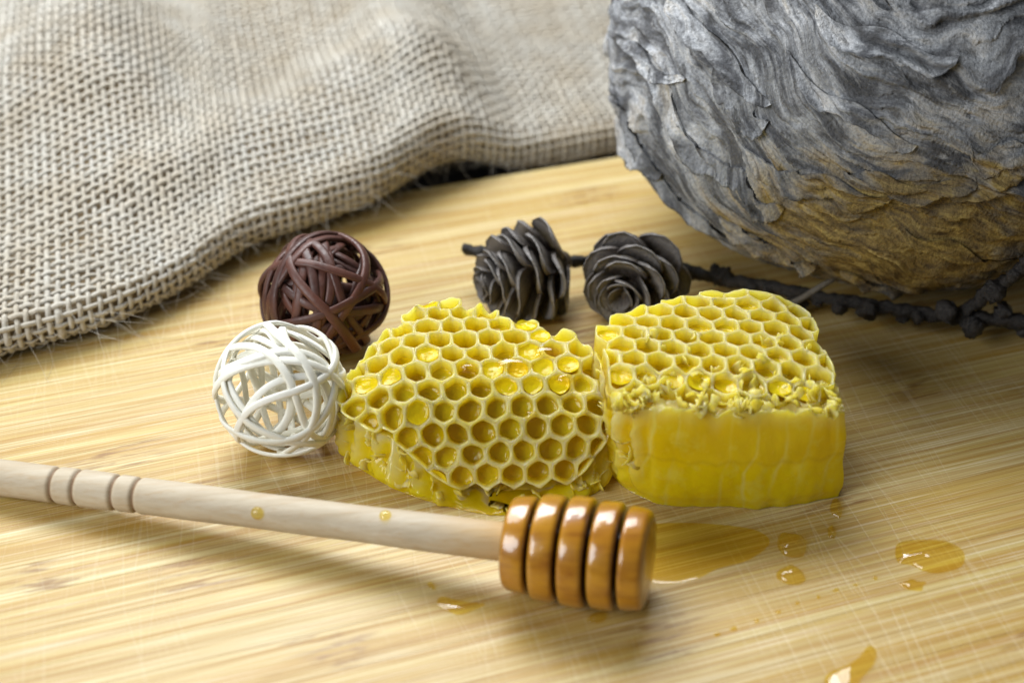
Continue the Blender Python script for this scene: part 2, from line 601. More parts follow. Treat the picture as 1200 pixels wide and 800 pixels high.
M = dict(
    bamboo=mat_bamboo(), table=mat_table(),
    jute=mat_jute("jute_yarn", (0.58, 0.55, 0.485), (0.50, 0.435, 0.335), (0.66, 0.635, 0.58)),
    jute_back=mat_jute("jute_inner_layer", (0.36, 0.27, 0.155), (0.26, 0.18, 0.09), (0.44, 0.34, 0.21)),  # brown lower layer; part of its darkness is shade put into the colour
    brown=mat_rattan("dark_brown_rattan", (0.062, 0.024, 0.018), (0.115, 0.042, 0.028)),
    white=mat_rattan("white_rattan", (0.84, 0.82, 0.71), (0.90, 0.88, 0.80), 0.5),
    wax=mat_wax(), flake=mat_flake(), body_torn=mat_comb_body("torn_comb", False), body_cut=mat_comb_body("cut_comb", True),
    pool=mat_honey_pool(), drop=mat_honey_drop(), film=mat_film(), beech=mat_beech(), head=mat_head(),
    scale=mat_bark("larch_scale", (0.026, 0.018, 0.013), (0.062, 0.044, 0.032), (0.13, 0.105, 0.088), 4, True),
    bark=mat_bark("larch_bark", (0.009, 0.0075, 0.007), (0.026, 0.021, 0.018), (0.10, 0.09, 0.085), 7),
    straw=mat_bark("dry_shoot", (0.10, 0.085, 0.065), (0.15, 0.13, 0.10), (0.24, 0.21, 0.18), 5),
    paper=mat_paper(),
)

# ------------------------------------------------------------------ table and cutting board
tb = obj("table", [(-80, -60, -1.82), (80, -60, -1.82), (80, 90, -1.82), (-80, 90, -1.82)], [[0, 1, 2, 3]], M["table"])
tb["kind"] = "structure"

GRAIN = math.radians(19)
GD = np.array([math.cos(GRAIN), math.sin(GRAIN)])
GN = np.array([-GD[1], GD[0]])
EDGE = 7.02                                  # far long edge of the board, measured across the grain
board = thing("cutting_board", "pale striped bamboo cutting board lying under everything, with fine knife scratches", "cutting board", (0, 0, -1.8))


def strip_mesh(y0, y1, x0, x1):
    g, b, th = 0.0008, 0.004, 1.8
    prof = [(y0 + g, 0), (y0 + g, th - b), (y0 + g + b, th), (y1 - g - b, th), (y1 - g, th - b), (y1 - g, 0)]
    v = [(x0, p, q) for p, q in prof] + [(x1, p, q) for p, q in prof]
    f = [[i, i + 1, i + 7, i + 6] for i in range(5)] + [[5, 0, 6, 11], [0, 5, 4, 3, 2, 1], [6, 7, 8, 9, 10, 11]]
    return v, f


y = EDGE
while y > -17.5:
    wdt = random.uniform(0.55, 0.95)
    v, f = strip_mesh(y - wdt, y, -24, 24)
    st = obj("strip", v, f, M["bamboo"], board, flat_shade=True, local=True)
    st.rotation_euler = (0, 0, GRAIN)
    y -= wdt

# ------------------------------------------------------------------ burlap
HEM = np.array([(-21.0, -7.6), (-16.5, -4.7), (-13.0, -2.6), (-10.39, -0.99), (-9.17, -0.32), (-8.09, 0.42), (-7.03, 1.59), (-6.44, 2.54), (-5.81, 3.36),
                (-4.9, 3.95), (-3.97, 4.6), (-3.05, 5.3), (-2.4, 6.05), (-1.75, 6.75), (-0.95, 7.35), (0.1, 7.95), (1.3, 8.45), (2.9, 9.1), (5.0, 9.9), (8.0, 11.0), (12, 12.6)])
hem_fine = even(catmull(HEM, 900), 1400)
LA = np.sum(np.linalg.norm(np.diff(hem_fine, axis=0), axis=1))
BACK = np.array([-0.22, 1.0]) / math.hypot(0.22, 1.0)
PITCH_Y = 0.215


def hem_at(a):
    t = np.clip(np.asarray(a, float) / LA, 0, 1) * (len(hem_fine) - 1)
    return np.stack([np.interp(t, np.arange(len(hem_fine)), hem_fine[:, k]) for k in (0, 1)], -1)


def cloth(a, b):
    """point of the draped cloth: a along the front fold, b up from under the fold and back"""
    a, b = np.broadcast_arrays(np.asarray(a, float), np.asarray(b, float))
    h = hem_at(a)
    x0 = h[..., 0]
    rho = 0.42 + 0.16 * smooth(-8, -4, x0) + 0.22 * gauss(x0 + 2.2, 1.3) - 0.12 * smooth(-0.5, 1.5, x0)
    lift = 0.12 * gauss(x0 + 1.9, 0.9) - 0.45 * smooth(-1.2, 0.3, x0)
    arc = PI * rho
    th = np.clip(b / arc, 0, 1) * PI
    r = np.where(b < arc, rho * (1 - np.sin(th)), rho + (b - arc))
    z = np.where(b < arc, rho * (1 - np.cos(th)), 2 * rho) + 0.12 + lift
    x = x0 + BACK[0] * r
    y = h[..., 1] + BACK[1] * r
    rr = np.maximum(r - rho, 0)
    on = smooth(0.0, 2.5, rr)
    hump = 0.75 * gauss(rr - 2.4, 1.7) * (1 - smooth(-1.5, 0.6, x0)) * (0.55 + 0.45 * smooth(-9, -4, x0))
    fold = 0.5 * gauss((x + 3.0 + 0.55 * (y - 10.5)) , 1.5) * smooth(7.0, 9.5, y) * (1 - smooth(13, 18, y))
    fold2 = 1.3 * gauss((x + 10.0 + 0.35 * (y - 7)), 2.2) * smooth(2, 7, y)
    rise = 1.5 * smooth(1.5, 12, rr) + 0.9 * smooth(8, 22, rr)
    low = 0.9 * noise(x * 0.16 + 3.1, y * 0.13, 0.3, 5) + 0.35 * noise(x * 0.38, y * 0.33, 2.3, 9)
    z = z + hump + fold * on + on * (rise + fold2 + low)
    z = z + 0.05 * noise(x * 1.1, y * 1.1, 0.5, 13) * on
    return np.stack([x, y, z], -1)


def cloth_normal(a, b):
    e = 0.05
    pa = cloth(a + e, b) - cloth(a - e, b)
    pb = cloth(a, b + e) - cloth(a, b - e)
    n = np.cross(pa, pb)
    return n / np.maximum(np.linalg.norm(n, axis=-1, keepdims=True), 1e-9)


burlap = thing("burlap_cloth", "crumpled beige burlap cloth with open coarse weave and a rolled front fold", "burlap cloth", (-6, 6, 0))
B_MAX = 27.0
na, nb = int((LA - 0.6) / PITCH_Y), int(B_MAX / PITCH_Y)
aa0, bb0 = 0.3, 0.25
AMP = 0.036
ga, gb = np.meshgrid(np.linspace(0.2, LA - 0.2, 150), np.r_[np.linspace(0.05, 2.6, 22), np.linspace(2.8, B_MAX, 90)], indexing="ij")
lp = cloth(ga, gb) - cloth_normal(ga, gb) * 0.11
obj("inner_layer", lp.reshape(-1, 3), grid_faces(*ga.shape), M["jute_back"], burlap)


def yarn(a, b, sign, rad, seed):
    p = cloth(a, b)
    n = cloth_normal(a, b)
    return p + n * (AMP * sign)[:, None], n


for i in range(na):
    a = aa0 + i * PITCH_Y
    b = np.arange(0.1, B_MAX, PITCH_Y / 2)
    j = (b - bb0) / PITCH_Y
    w = 0.04 * noise(b * 0.5, i * 3.7, 0, 21)
    sg = np.cos(PI * (j + i))
    p, n = yarn(a + w, b, sg, None, i)
    rad = 0.058 * (1 + 0.5 * noise(b * 0.8, i * 5.1, 0, 31)) * random.uniform(0.85, 1.15)
    v, f = tube(p, rad, 5, False, 0.55, n)
    obj("warp_yarn", v, f, M["jute"], burlap)
for j in range(nb):
    b = bb0 + j * PITCH_Y
    a = np.arange(0.2, LA - 0.2, PITCH_Y / 2)
    i = (a - aa0) / PITCH_Y
    w = 0.04 * noise(a * 0.5, j * 2.9, 4, 22)
    sg = -np.cos(PI * (i + j))
    p, n = yarn(a, b + w, sg, None, j)
    rad = 0.061 * (1 + 0.5 * noise(a * 0.8, j * 4.3, 7, 32)) * random.uniform(0.85, 1.15)
    v, f = tube(p, rad, 5, False, 0.55, n)
    obj("weft_yarn", v, f, M["jute"], burlap)
fz = Mesh()
for k in range(3000):
    a = random.uniform(6, LA - 8)
    b = random.uniform(0.1, 2.2) if k < 900 else random.uniform(1.5, 14)
    p = cloth(np.array([a]), np.array([b]))[0]
    n = cloth_normal(np.array([a]), np.array([b]))[0]
    d = RNG.normal(size=3)
    d = d / np.linalg.norm(d) + n * random.uniform(0.1, 0.9)
    L = random.uniform(0.25, 0.9)
    bend = RNG.normal(size=3) * 0.4
    t = np.linspace(0, 1, 6)[:, None]
    path = p + n * 0.08 + d * L * t + bend * L * t ** 2
    path[:, 2] = np.maximum(path[:, 2], 0.02)
    fz.tube(path, np.linspace(0.005, 0.002, 6), 3, caps=False)
fzo = fz.build("stray_fibre", M["jute"], burlap)
fzo["kind"] = "stuff"


# ------------------------------------------------------------------ wicker balls
def wicker_ball(label, c, R, mat, width, nstr, seed, axes0, squash, irr=0.10):
    rg = np.random.default_rng(seed)
    t = thing("wicker_ball", label, "wicker ball", (c[0], c[1], 0), "small decorative wicker balls")
    axes = [np.array(q, float) for q in axes0]
    while len(axes) < nstr:
        axes.append(rg.normal(size=3))
    for k, ax in enumerate(axes):
        ax = ax / np.linalg.norm(ax)
        u = np.cross(ax, [0.3, 0.1, 1.0])
        u /= np.linalg.norm(u)
        w = np.cross(ax, u)
        n = 72
        th = np.linspace(0, 2 * PI, n, endpoint=False) + rg.uniform(0, 6)
        off = rg.uniform(-0.30, 0.30) * R if k >= len(axes0) else rg.uniform(-0.1, 0.1) * R
        ring = math.sqrt(max(R * R - off * off, 0.1))
        lay = (0.0 if k < len(axes0) else -0.03 - 0.22 * (k - len(axes0)) / max(1, nstr - len(axes0)))
        wob = rg.uniform(0.02, 0.05)
        q1, q2 = rg.uniform(0, 6, 2)
        rr = ring * (1 + lay) * (1 + wob * np.sin(2 * th + q1) + 0.025 * np.sin(3 * th + q2))
        hh = off + irr * R * np.sin(2 * th + q2) + 0.05 * R * np.sin(3 * th + q1)
        p = ax * hh[:, None] + u * (rr * np.cos(th))[:, None] + w * (rr * np.sin(th))[:, None]
        nrm = np.linalg.norm(p, axis=1, keepdims=True)
        lim = R * (1.0 + lay * 0.6)
        p = p / nrm * np.minimum(nrm, lim)
        p = p * np.array(squash)
        up = p / np.linalg.norm(p, axis=1, keepdims=True)
        p = p + np.array([c[0], c[1], R * squash[2]])
        # a peeled core split in two ridges: two bulges and a groove
        a = np.arange(12) * 2 * PI / 12
        tt, nn, bb = frames(p, True, up)
        gr = 1 - 0.22 * np.exp(-((a[None, :] / 0.5) ** 2)) - 0.22 * np.exp(-(((2 * PI - a[None, :]) / 0.5) ** 2))
        wid = width * (1 + 0.12 * np.sin(th * 1.0 + q2))
        v = p[:, None] + wid[:, None, None] * gr[0][None, :, None] * (np.cos(a)[None, :, None] * nn[:, None] * 0.62 + np.sin(a)[None, :, None] * bb[:, None])
        v = v.reshape(-1, 3)
        v[:, 2] = np.maximum(v[:, 2], 0.01)
        obj("strand", v, grid_faces(n, 12, True, True), mat, t)
    return t


wicker_ball("dark brown wicker ball standing behind the white one, near the burlap fold", (-3.80, -0.30), 1.29, M["brown"], 0.097, 28, 3,
            [(0.15, 1.0, 0.75), (0.9, 0.2, 0.45), (-0.5, 0.3, 1.0), (0.6, -0.7, 0.25), (-0.75, -0.35, 0.55), (0.1, 0.55, -0.85)], (1, 1, 1.0))
wicker_ball("white wicker ball lying beside the left piece of honeycomb", (-4.25, -3.47), 1.235, M["white"], 0.076, 17, 8,
            [(0.1, 0.95, 0.55), (0.75, -0.1, 0.7), (-0.7, 0.25, 0.75), (0.35, -0.8, 0.75), (-0.9, -0.4, 0.1), (0.45, 0.3, -0.9)], (1.0, 0.97, 1.03), 0.17)

# ------------------------------------------------------------------ honeycomb
CELL = 0.465
AP = CELL / 2


def hex_r(phi):
    return AP / np.cos((phi + PI / 6) % (PI / 3) - PI / 6)      # flat sides at 0, 60 ... degrees


def point_in(poly, x, y):
    c = False
    j = len(poly) - 1
    for i in range(len(poly)):
        xi, yi = poly[i]
        xj, yj = poly[j]
        if (yi > y) != (yj > y) and x < (xj - xi) * (y - yi) / (yj - yi) + xi:
            c = not c
        j = i
    return c


def edge_dist(poly, x, y):
    p = np.asarray(poly)
    q = np.roll(p, -1, 0)
    d = q - p
    x, y = np.asarray(x, float), np.asarray(y, float)
    best = np.full(x.shape, 1e9)
    for (ax, ay), (dx, dy) in zip(p, d):
        t = np.clip(((x - ax) * dx + (y - ay) * dy) / (dx * dx + dy * dy), 0, 1)
        best = np.minimum(best, np.hypot(x - ax - t * dx, y - ay - t * dy))
    return best


def keep_inside(poly, u, v, m):
    """points nearer than m to the cut outline (or outside it) slide back to the line m inside it"""
    p = np.asarray(poly)
    d = np.roll(p, -1, 0) - p
    L = np.maximum(np.hypot(d[:, 0], d[:, 1]), 1e-9)
    area_ = np.sum(p[:, 0] * np.roll(p[:, 1], -1) - p[:, 1] * np.roll(p[:, 0], -1))
    sg = 1 if area_ > 0 else -1
    nx, ny = -d[:, 1] / L * sg, d[:, 0] / L * sg
    du, dv = u[:, None] - p[:, 0], v[:, None] - p[:, 1]
    t = np.clip((du * d[:, 0] + dv * d[:, 1]) / L ** 2, 0, 1)
    ex, ey = du - t * d[:, 0], dv - t * d[:, 1]
    i = np.argmin(ex ** 2 + ey ** 2, 1)
    k = np.arange(len(u))
    depth_ = ex[k, i] * nx[i] + ey[k, i] * ny[i]
    qx, qy = p[i, 0] + t[k, i] * d[i, 0], p[i, 1] + t[k, i] * d[i, 1]
    out = depth_ < m
    return np.where(out, qx + nx[i] * m, u), np.where(out, qy + ny[i] * m, v)


def make_comb(label, loc, surf, top_poly, bot_poly, body_mat, rot, org, half, seed, smooth_side, rim_fn, fill_fn, depth):
    """surf(u, v) -> surface point (arrays); cells stand on it along its normal"""
    rg = np.random.default_rng(seed)
    t = thing("honeycomb", label, "honeycomb", loc, "pieces of cut honeycomb")

    def at(u, v, h):
        e = 0.03
        p = surf(u, v)
        n = np.cross(surf(u + e, v) - surf(u - e, v), surf(u, v + e) - surf(u, v - e))
        n = n / np.linalg.norm(n, axis=-1, keepdims=True)
        n = np.where(n[..., 2:3] < 0, -n, n)
        return p + n * np.asarray(h)[..., None]

    sgn = 1 if surf(np.array([0.0]), np.array([1.0]))[0, 1] > surf(np.array([0.0]), np.array([0.0]))[0, 1] else -1
    tp = catmull(top_poly, 320, True)
    bp = catmull(bot_poly, 320, True)
    # --- the body under and around the cells
    cu = tp.mean(0)
    rows, wax = [], []
    per = np.r_[0, np.cumsum(np.linalg.norm(np.diff(bp, axis=0), axis=1))]
    ss = smooth_side(per, bp)                     # 1 where the cut is clean
    sh = np.r_[np.linspace(0, 0.6, 7), np.linspace(0.64, 1, 40)]
    for s in sh:
        q = cu + (tp - cu) * s
        dep = depth + 0.06 * noise(q[:, 0] * 2.3, q[:, 1] * 2.3, 0, seed + 3)
        edge = smooth(0.90, 1.0, s)
        dep = dep * (1 - 0.86 * ss * smooth(0.70, 0.86, s) * (0.75 + 0.5 * noise(q[:, 0] * 3.0, q[:, 1] * 3.0, 0, seed + 30)))
        dep = dep + ss * smooth(0.66, 0.86, s) * (0.13 * noise(q[:, 0] * 4.5, q[:, 1] * 4.5, 0, seed + 31) + 0.06 * noise(q[:, 0] * 13, q[:, 1] * 13, 0, seed + 32) + 0.10)
        hh = -dep * (1 - 0.15 * edge) + 0.08 * edge * noise(q[:, 0] * 4, q[:, 1] * 4, 0, seed + 5)
        rows.append(at(q[:, 0], q[:, 1], hh))
        wax.append(np.clip(0.2 + 0.6 * ss * smooth(0.68, 0.85, s) + 0.5 * noise(q[:, 0] * 5, q[:, 1] * 5, 0, seed + 33), 0, 1))
    top = rows[-1].copy()
    bot = np.c_[bp, np.full(len(bp), 0.015)]
    K = 34
    ctr = bot[:, :2].mean(0)
    for k in range(1, K + 1):
        s = k / K
        p = top * (1 - s) + bot * s
        out = p[:, :2] - ctr
        out /= np.linalg.norm(out, axis=1, keepdims=True)
        bulge = 0.03 * math.sin(PI * s) * ss - 0.07 * smooth(0.86, 1.0, s)
        col = np.abs(np.sin(per * PI / 0.465 + 0.5 * noise(per * 0.7, s * 2.5, 0, seed + 8)))
        torn = (0.16 * col - 0.10 + 0.14 * fbm(p[:, 0] * 2.1, p[:, 1] * 2.1, p[:, 2] * 1.7, seed + 6, 4) + 0.05 * noise(p[:, 0] * 9, p[:, 1] * 9, p[:, 2] * 6, seed + 7)) * math.sin(PI * min(1, s * 0.92 + 0.08)) ** 0.5
        clean = 0.055 * noise(p[:, 0] * 1.2, p[:, 1] * 1.2, p[:, 2] * 1.6, seed + 9) + 0.016 * noise(p[:, 0] * 6, p[:, 1] * 6, p[:, 2] * 3, seed + 10)
        half_ = smooth(0.50, 0.60, s)
        flute = lambda q: np.abs(np.sin((per / 0.465 + q) * PI)) ** 0.6 - 0.6
        clean = clean + 0.020 * (flute(0) * (1 - half_) + flute(0.5) * half_) * np.clip(0.5 + 1.2 * noise(per * 1.1, s * 3, 0, seed + 34), 0, 1.4)
        clean = clean + 0.045 * noise(per * 0.9, s * 1.5, 3, seed + 35) + 0.09 * noise(per * 2.2, 0, 0, seed + 36) * smooth(0.75, 1.0, s)
        d = bulge + torn * (1 - ss) + clean * ss
        p[:, :2] += out * d[:, None]
        p[:, 2] += 0.03 * noise(per * 3.0, s * 3, 0, seed + 12) * (1 - s)
        if k == K:
            p[:, 2] = 0.012
        rows.append(p)
        tn = smooth(0.03, 0.16, torn + 0.05) * (1 - ss) * (1 - smooth(0.4, 0.9, s)) * 0.8
        rim = (1 - smooth(0.02, 0.2, s + 0.12 * noise(per * 3.1, 0, 0, seed + 14))) * (0.8 - 0.45 * ss)
        wax.append(np.clip(tn + rim, 0, 1))
    v = np.concatenate(rows)
    f = grid_faces(len(rows), len(tp), False, True).tolist()
    f.append([(len(rows) - 1) * len(tp) + i for i in range(len(tp))][::-1])
    body = obj("comb_body", v, f, body_mat, t)
    attr(body, "wax", np.concatenate(wax))

    # --- the cells
    ph = np.arange(24) * 2 * PI / 24
    ca, sa = math.cos(rot), math.sin(rot)
    tpl = tp.tolist()
    for r in range(-17, 18):
        for c in range(-17, 18):
            lu = (c + 0.5 * (r % 2)) * CELL
            lv = r * CELL * 0.866
            u0, v0 = org[0] + lu * ca - lv * sa, org[1] + lu * sa + lv * ca
            de0 = float(edge_dist(tp, u0, v0)) * (1 if point_in(tpl, u0, v0) else -1)
            near = int(np.argmin(np.hypot(tp[:, 0] - u0, tp[:, 1] - v0)))
            if (seed == 200 and v0 < -4.72 and u0 < 2.6) or (seed == 100 and v0 > 4.15):
                continue
            if de0 < -0.08 + 0.45 * (smooth(-4.2, -4.7, v0) if seed == 200 else 0) * smooth(0.0, 0.25, ss[near]):
                continue
            R0 = hex_r(ph)
            wall = half * rg.uniform(0.9, 1.2)
            q0 = rg.uniform(0, 6.28)
            rin = (0.22 * (R0 - wall) + 0.78 * (AP - wall) * 1.02) * (1 + 0.035 * np.sin(2 * ph + q0) + 0.025 * np.sin(3 * ph + 2 * q0))
            drop = rg.uniform(0, 1)
            rings, dps = [], []
            sect = [(1.0, -0.75, 0), (1.0, -0.34, 0), (1.0, -0.10, 0), (1.0, 0.0, 0), (0.66, 0.004, 1), (0.34, -0.014, 1), (0.10, -0.045, 1), (-0.03, -0.10, 1), (-0.14, -0.30, 1), (-0.2, -0.75, 1)]
            for k, h, inner in sect:
                rr = R0 * 1.004 if k == 1.0 else rin + (R0 - rin) * k
                lx, ly = rr * np.cos(ph), rr * np.sin(ph)
                uu = u0 + lx * ca - ly * sa
                vv = v0 + lx * sa + ly * ca
                wu = 0.062 * noise(uu * 1.7, vv * 1.7, 0, seed + 20) + 0.016 * noise(uu * 7, vv * 7, 0, seed + 22)
                wv = 0.062 * noise(uu * 1.7, vv * 1.7, 7, seed + 21) + 0.016 * noise(uu * 7, vv * 7, 5, seed + 23)
                uu, vv = keep_inside(tp, uu + wu, vv + wv, 0.0 if k == 1.0 else 0.012 + 0.03 * (1 - k))
                hb = rim_fn(uu, vv, edge_dist(tp, uu, vv))
                hh = h + (hb if h > -0.5 else 0)
                rings.append(at(uu, vv, np.broadcast_to(hh, uu.shape)))
                dps.append(np.full(24, max(-h, 0) if inner else max(-h, 0) * 0.5 + (0.0)))
            v = np.concatenate(rings)
            v[:, 2] = np.maximum(v[:, 2], 0.02)
            cell = obj("cell", v, grid_faces(len(rings), 24, True, True)[:, ::sgn], M["wax"], t)
            attr(cell, "depth", np.concatenate(dps))
            # the honey standing in it
            lev = fill_fn(u0, v0, de0, rg)
            if lev is None:
                continue
            prs, hs = [], []
            for s, dz in ((0.0, 0.0), (0.5, 0.004), (0.8, 0.016), (1.0, 0.04)):
                lx, ly = rin * s * np.cos(ph), rin * s * np.sin(ph)
                uu = u0 + lx * ca - ly * sa
                vv = v0 + lx * sa + ly * ca
                wu = 0.062 * noise(uu * 1.7, vv * 1.7, 0, seed + 20)
                wv = 0.062 * noise(uu * 1.7, vv * 1.7, 7, seed + 21)
                uu, vv = keep_inside(tp, uu + wu, vv + wv, 0.03)
                prs.append(at(uu, vv, np.full(24, -lev + dz)))
            obj("honey", np.concatenate(prs), grid_faces(4, 24, False, True)[:, ::-sgn], M["pool"], cell)

    # --- torn and crushed bits of wax
    fl = Mesh()

    def flake(p, size, up, lean):
        """a broken bit of cell wall: a thin curved strip with a ragged upper edge, leaning over"""
        n = up / np.linalg.norm(up) + RNG.normal(size=3) * lean
        n /= np.linalg.norm(n)
        a = np.cross(n, RNG.normal(size=3))
        a /= np.linalg.norm(a)
        b = np.cross(n, a)
        k, span = 9, RNG.uniform(0.7, 2.4)
        R_ = 0.20 * RNG.uniform(0.7, 1.2)
        ang = np.linspace(-span / 2, span / 2, k) + RNG.uniform(0, 6.28)
        hgt = size * np.clip(0.75 + 0.6 * noise(ang * 2.6 + p[0] * 20, p[1] * 9, 0, 3) + 0.3 * RNG.normal(size=k), 0.15, 1.6)
        hgt[0] *= 0.3
        hgt[-1] *= 0.3
        rows = []
        for q, rr, hz in ((0, 0.011, -0.10), (1, 0.012, 0.5), (2, 0.008, 1.0), (3, -0.008, 1.0), (4, -0.012, 0.5), (5, -0.011, -0.10)):
            r_ = R_ + rr + 0.05 * hz * size * math.sin(p[0] * 31) + 0.10 * size * hz ** 2
            z_ = np.where(hz > 0, hgt * hz, hz)
            rows.append(p + a * (r_ * np.cos(ang) - R_ * math.cos(ang[k // 2]))[:, None] + b * (r_ * np.sin(ang) - R_ * math.sin(ang[k // 2]))[:, None] + n * np.broadcast_to(z_, (k,))[:, None])
        v = np.concatenate(rows)
        v[:, 2] = np.maximum(v[:, 2], 0.02)
        f = grid_faces(6, k, True, False).tolist() + [[q * k for q in range(6)], [q * k + k - 1 for q in range(6)][::-1]]
        fl.add(v, f)

    return t, at, tp, bp, top, flake, fl


# left piece: flat at the back, bending down towards the front and sides, torn all round
_v = np.linspace(-1, 6, 701)
_tilt = np.radians(5 + 50 * smooth(1.3, 3.3, _v) + 16 * smooth(3.3, 4.6, _v))
_dy, _dz = np.cos(_tilt), np.sin(_tilt)
_y = np.r_[0, np.cumsum((_dy[1:] + _dy[:-1]) / 2 * 0.01)]
_z = np.r_[0, np.cumsum((_dz[1:] + _dz[:-1]) / 2 * 0.01)]
_y -= np.interp(0, _v, _y)
_z -= np.interp(0, _v, _z)


def surf_left(u, v):
    u, v = np.broadcast_arrays(np.asarray(u, float), np.asarray(v, float))
    y = -1.78 - np.interp(v, _v, _y)
    z = 2.22 - np.interp(v, _v, _z)
    z = z - 0.34 * smooth(-1.9, -3.3, u) * (1 - 0.3 * smooth(2, 4, v)) - 0.20 * smooth(1.1, 2.0, u) + 0.05 * noise(u * 0.9, v * 0.9, 0, 77)
    return np.stack([u, y, z], -1)


def rim_left(u, v, de):
    torn = np.minimum(0.0, -0.02 - 0.26 * np.maximum(0, noise(u * 3.2, v * 3.2, 0, 40) + 0.15) * (1 - smooth(0.15, 0.6, de)))
    return torn + 0.05 * noise(u * 3.1, v * 3.1, 0, 41) + 0.028 * noise(u * 11, v * 11, 0, 42) - 0.16 * np.maximum(0, noise(u * 1.3, v * 1.3, 2, 43) - 0.28) * 2


def fill_left(u, v, de, rg):
    full = (abs(u - 0.35) < 0.75 and 1.6 < v < 2.7) or rg.uniform() < 0.10
    if full:
        return rg.uniform(0.07, 0.12)
    return rg.uniform(0.24, 0.40)


TOP_L = [(-1.95, 0.35), (-1.15, -0.02), (0.1, 0.55), (1.35, 1.15), (1.80, 2.1), (1.80, 3.1), (0.95, 4.25), (-0.15, 4.45), (-1.1, 4.2), (-2.0, 3.5), (-2.75, 2.95), (-3.18, 2.35), (-2.65, 1.2)]
BOT_L = [(-2.05, -2.05), (-1.2, -1.75), (0.1, -2.3), (1.4, -2.9), (1.78, -3.9), (1.72, -4.8), (0.8, -5.42), (-0.15, -5.62), (-1.07, -5.42), (-2.01, -4.98), (-2.67, -4.45), (-3.22, -3.75), (-2.8, -2.8)]
combL = make_comb("wedge shaped honeycomb piece with torn sloping front and pale cells, beside the white ball", (-0.7, -3.7, 0),
                  surf_left, TOP_L, BOT_L, M["body_torn"], math.radians(-4), (-0.35, 2.0), 0.046, 100,
                  lambda per, bp: np.zeros(len(per)), rim_left, fill_left, 0.52)


# right piece: a block with a level top and a clean cut front
def surf_right(u, v):
    u, v = np.broadcast_arrays(np.asarray(u, float), np.asarray(v, float))
    z = 2.52 + 0.05 * noise(u * 0.8, v * 0.8, 0, 88) - 0.10 * smooth(-4.5, -5.4, v) - 0.10 * smooth(4.8, 5.7, u) + 0.02 * (3.6 - u)
    return np.stack([u, v, z], -1)


def rim_right(u, v, de):
    crush = smooth(-4.35, -4.9, v + 0.25 * noise(u * 1.5, v, 0, 52))
    torn = -0.18 * np.maximum(0, noise(u * 2.6, v * 2.6, 0, 50) + 0.1) * (1 - smooth(0.1, 0.45, de))
    return torn + 0.03 * noise(u * 3.1, v * 3.1, 0, 51) + 0.02 * noise(u * 11, v * 11, 0, 53) - crush * (0.14 + 0.14 * noise(u * 4, v * 4, 0, 54))


def fill_right(u, v, de, rg):
    if v < -4.6:
        return rg.uniform(0.16, 0.24)
    return rg.uniform(0.16, 0.34)


TOP_R = [(1.52, -3.3), (2.05, -2.75), (3.0, -2.25), (4.0, -1.95), (4.95, -2.1), (5.52, -2.55), (5.62, -3.8), (5.72, -4.6), (5.74, -5.10), (5.66, -5.28), (4.7, -5.40), (3.5, -5.42), (2.4, -5.32), (1.80, -5.1), (1.66, -4.2)]
BOT_R = [(1.62, -3.3), (2.05, -2.7), (3.0, -2.15), (4.0, -1.85), (4.95, -2.1), (5.62, -2.75), (5.84, -3.8), (5.95, -4.6), (5.97, -4.98), (5.90, -5.10), (5.1, -5.32), (3.8, -5.42), (2.6, -5.26), (1.95, -4.75), (1.72, -4.1)]
combR = make_comb("square block of honeycomb with open level cells and clean cut translucent yellow front", (3.8, -3.7, 0),
                  surf_right, TOP_R, BOT_R, M["body_cut"], math.radians(-5), (3.6, -3.6), 0.045, 200,
                  lambda per, bp: smooth(2.1, 2.7, bp[:, 0]) * smooth(-3.0, -4.2, bp[:, 1]) , rim_right, fill_right, 0.50)

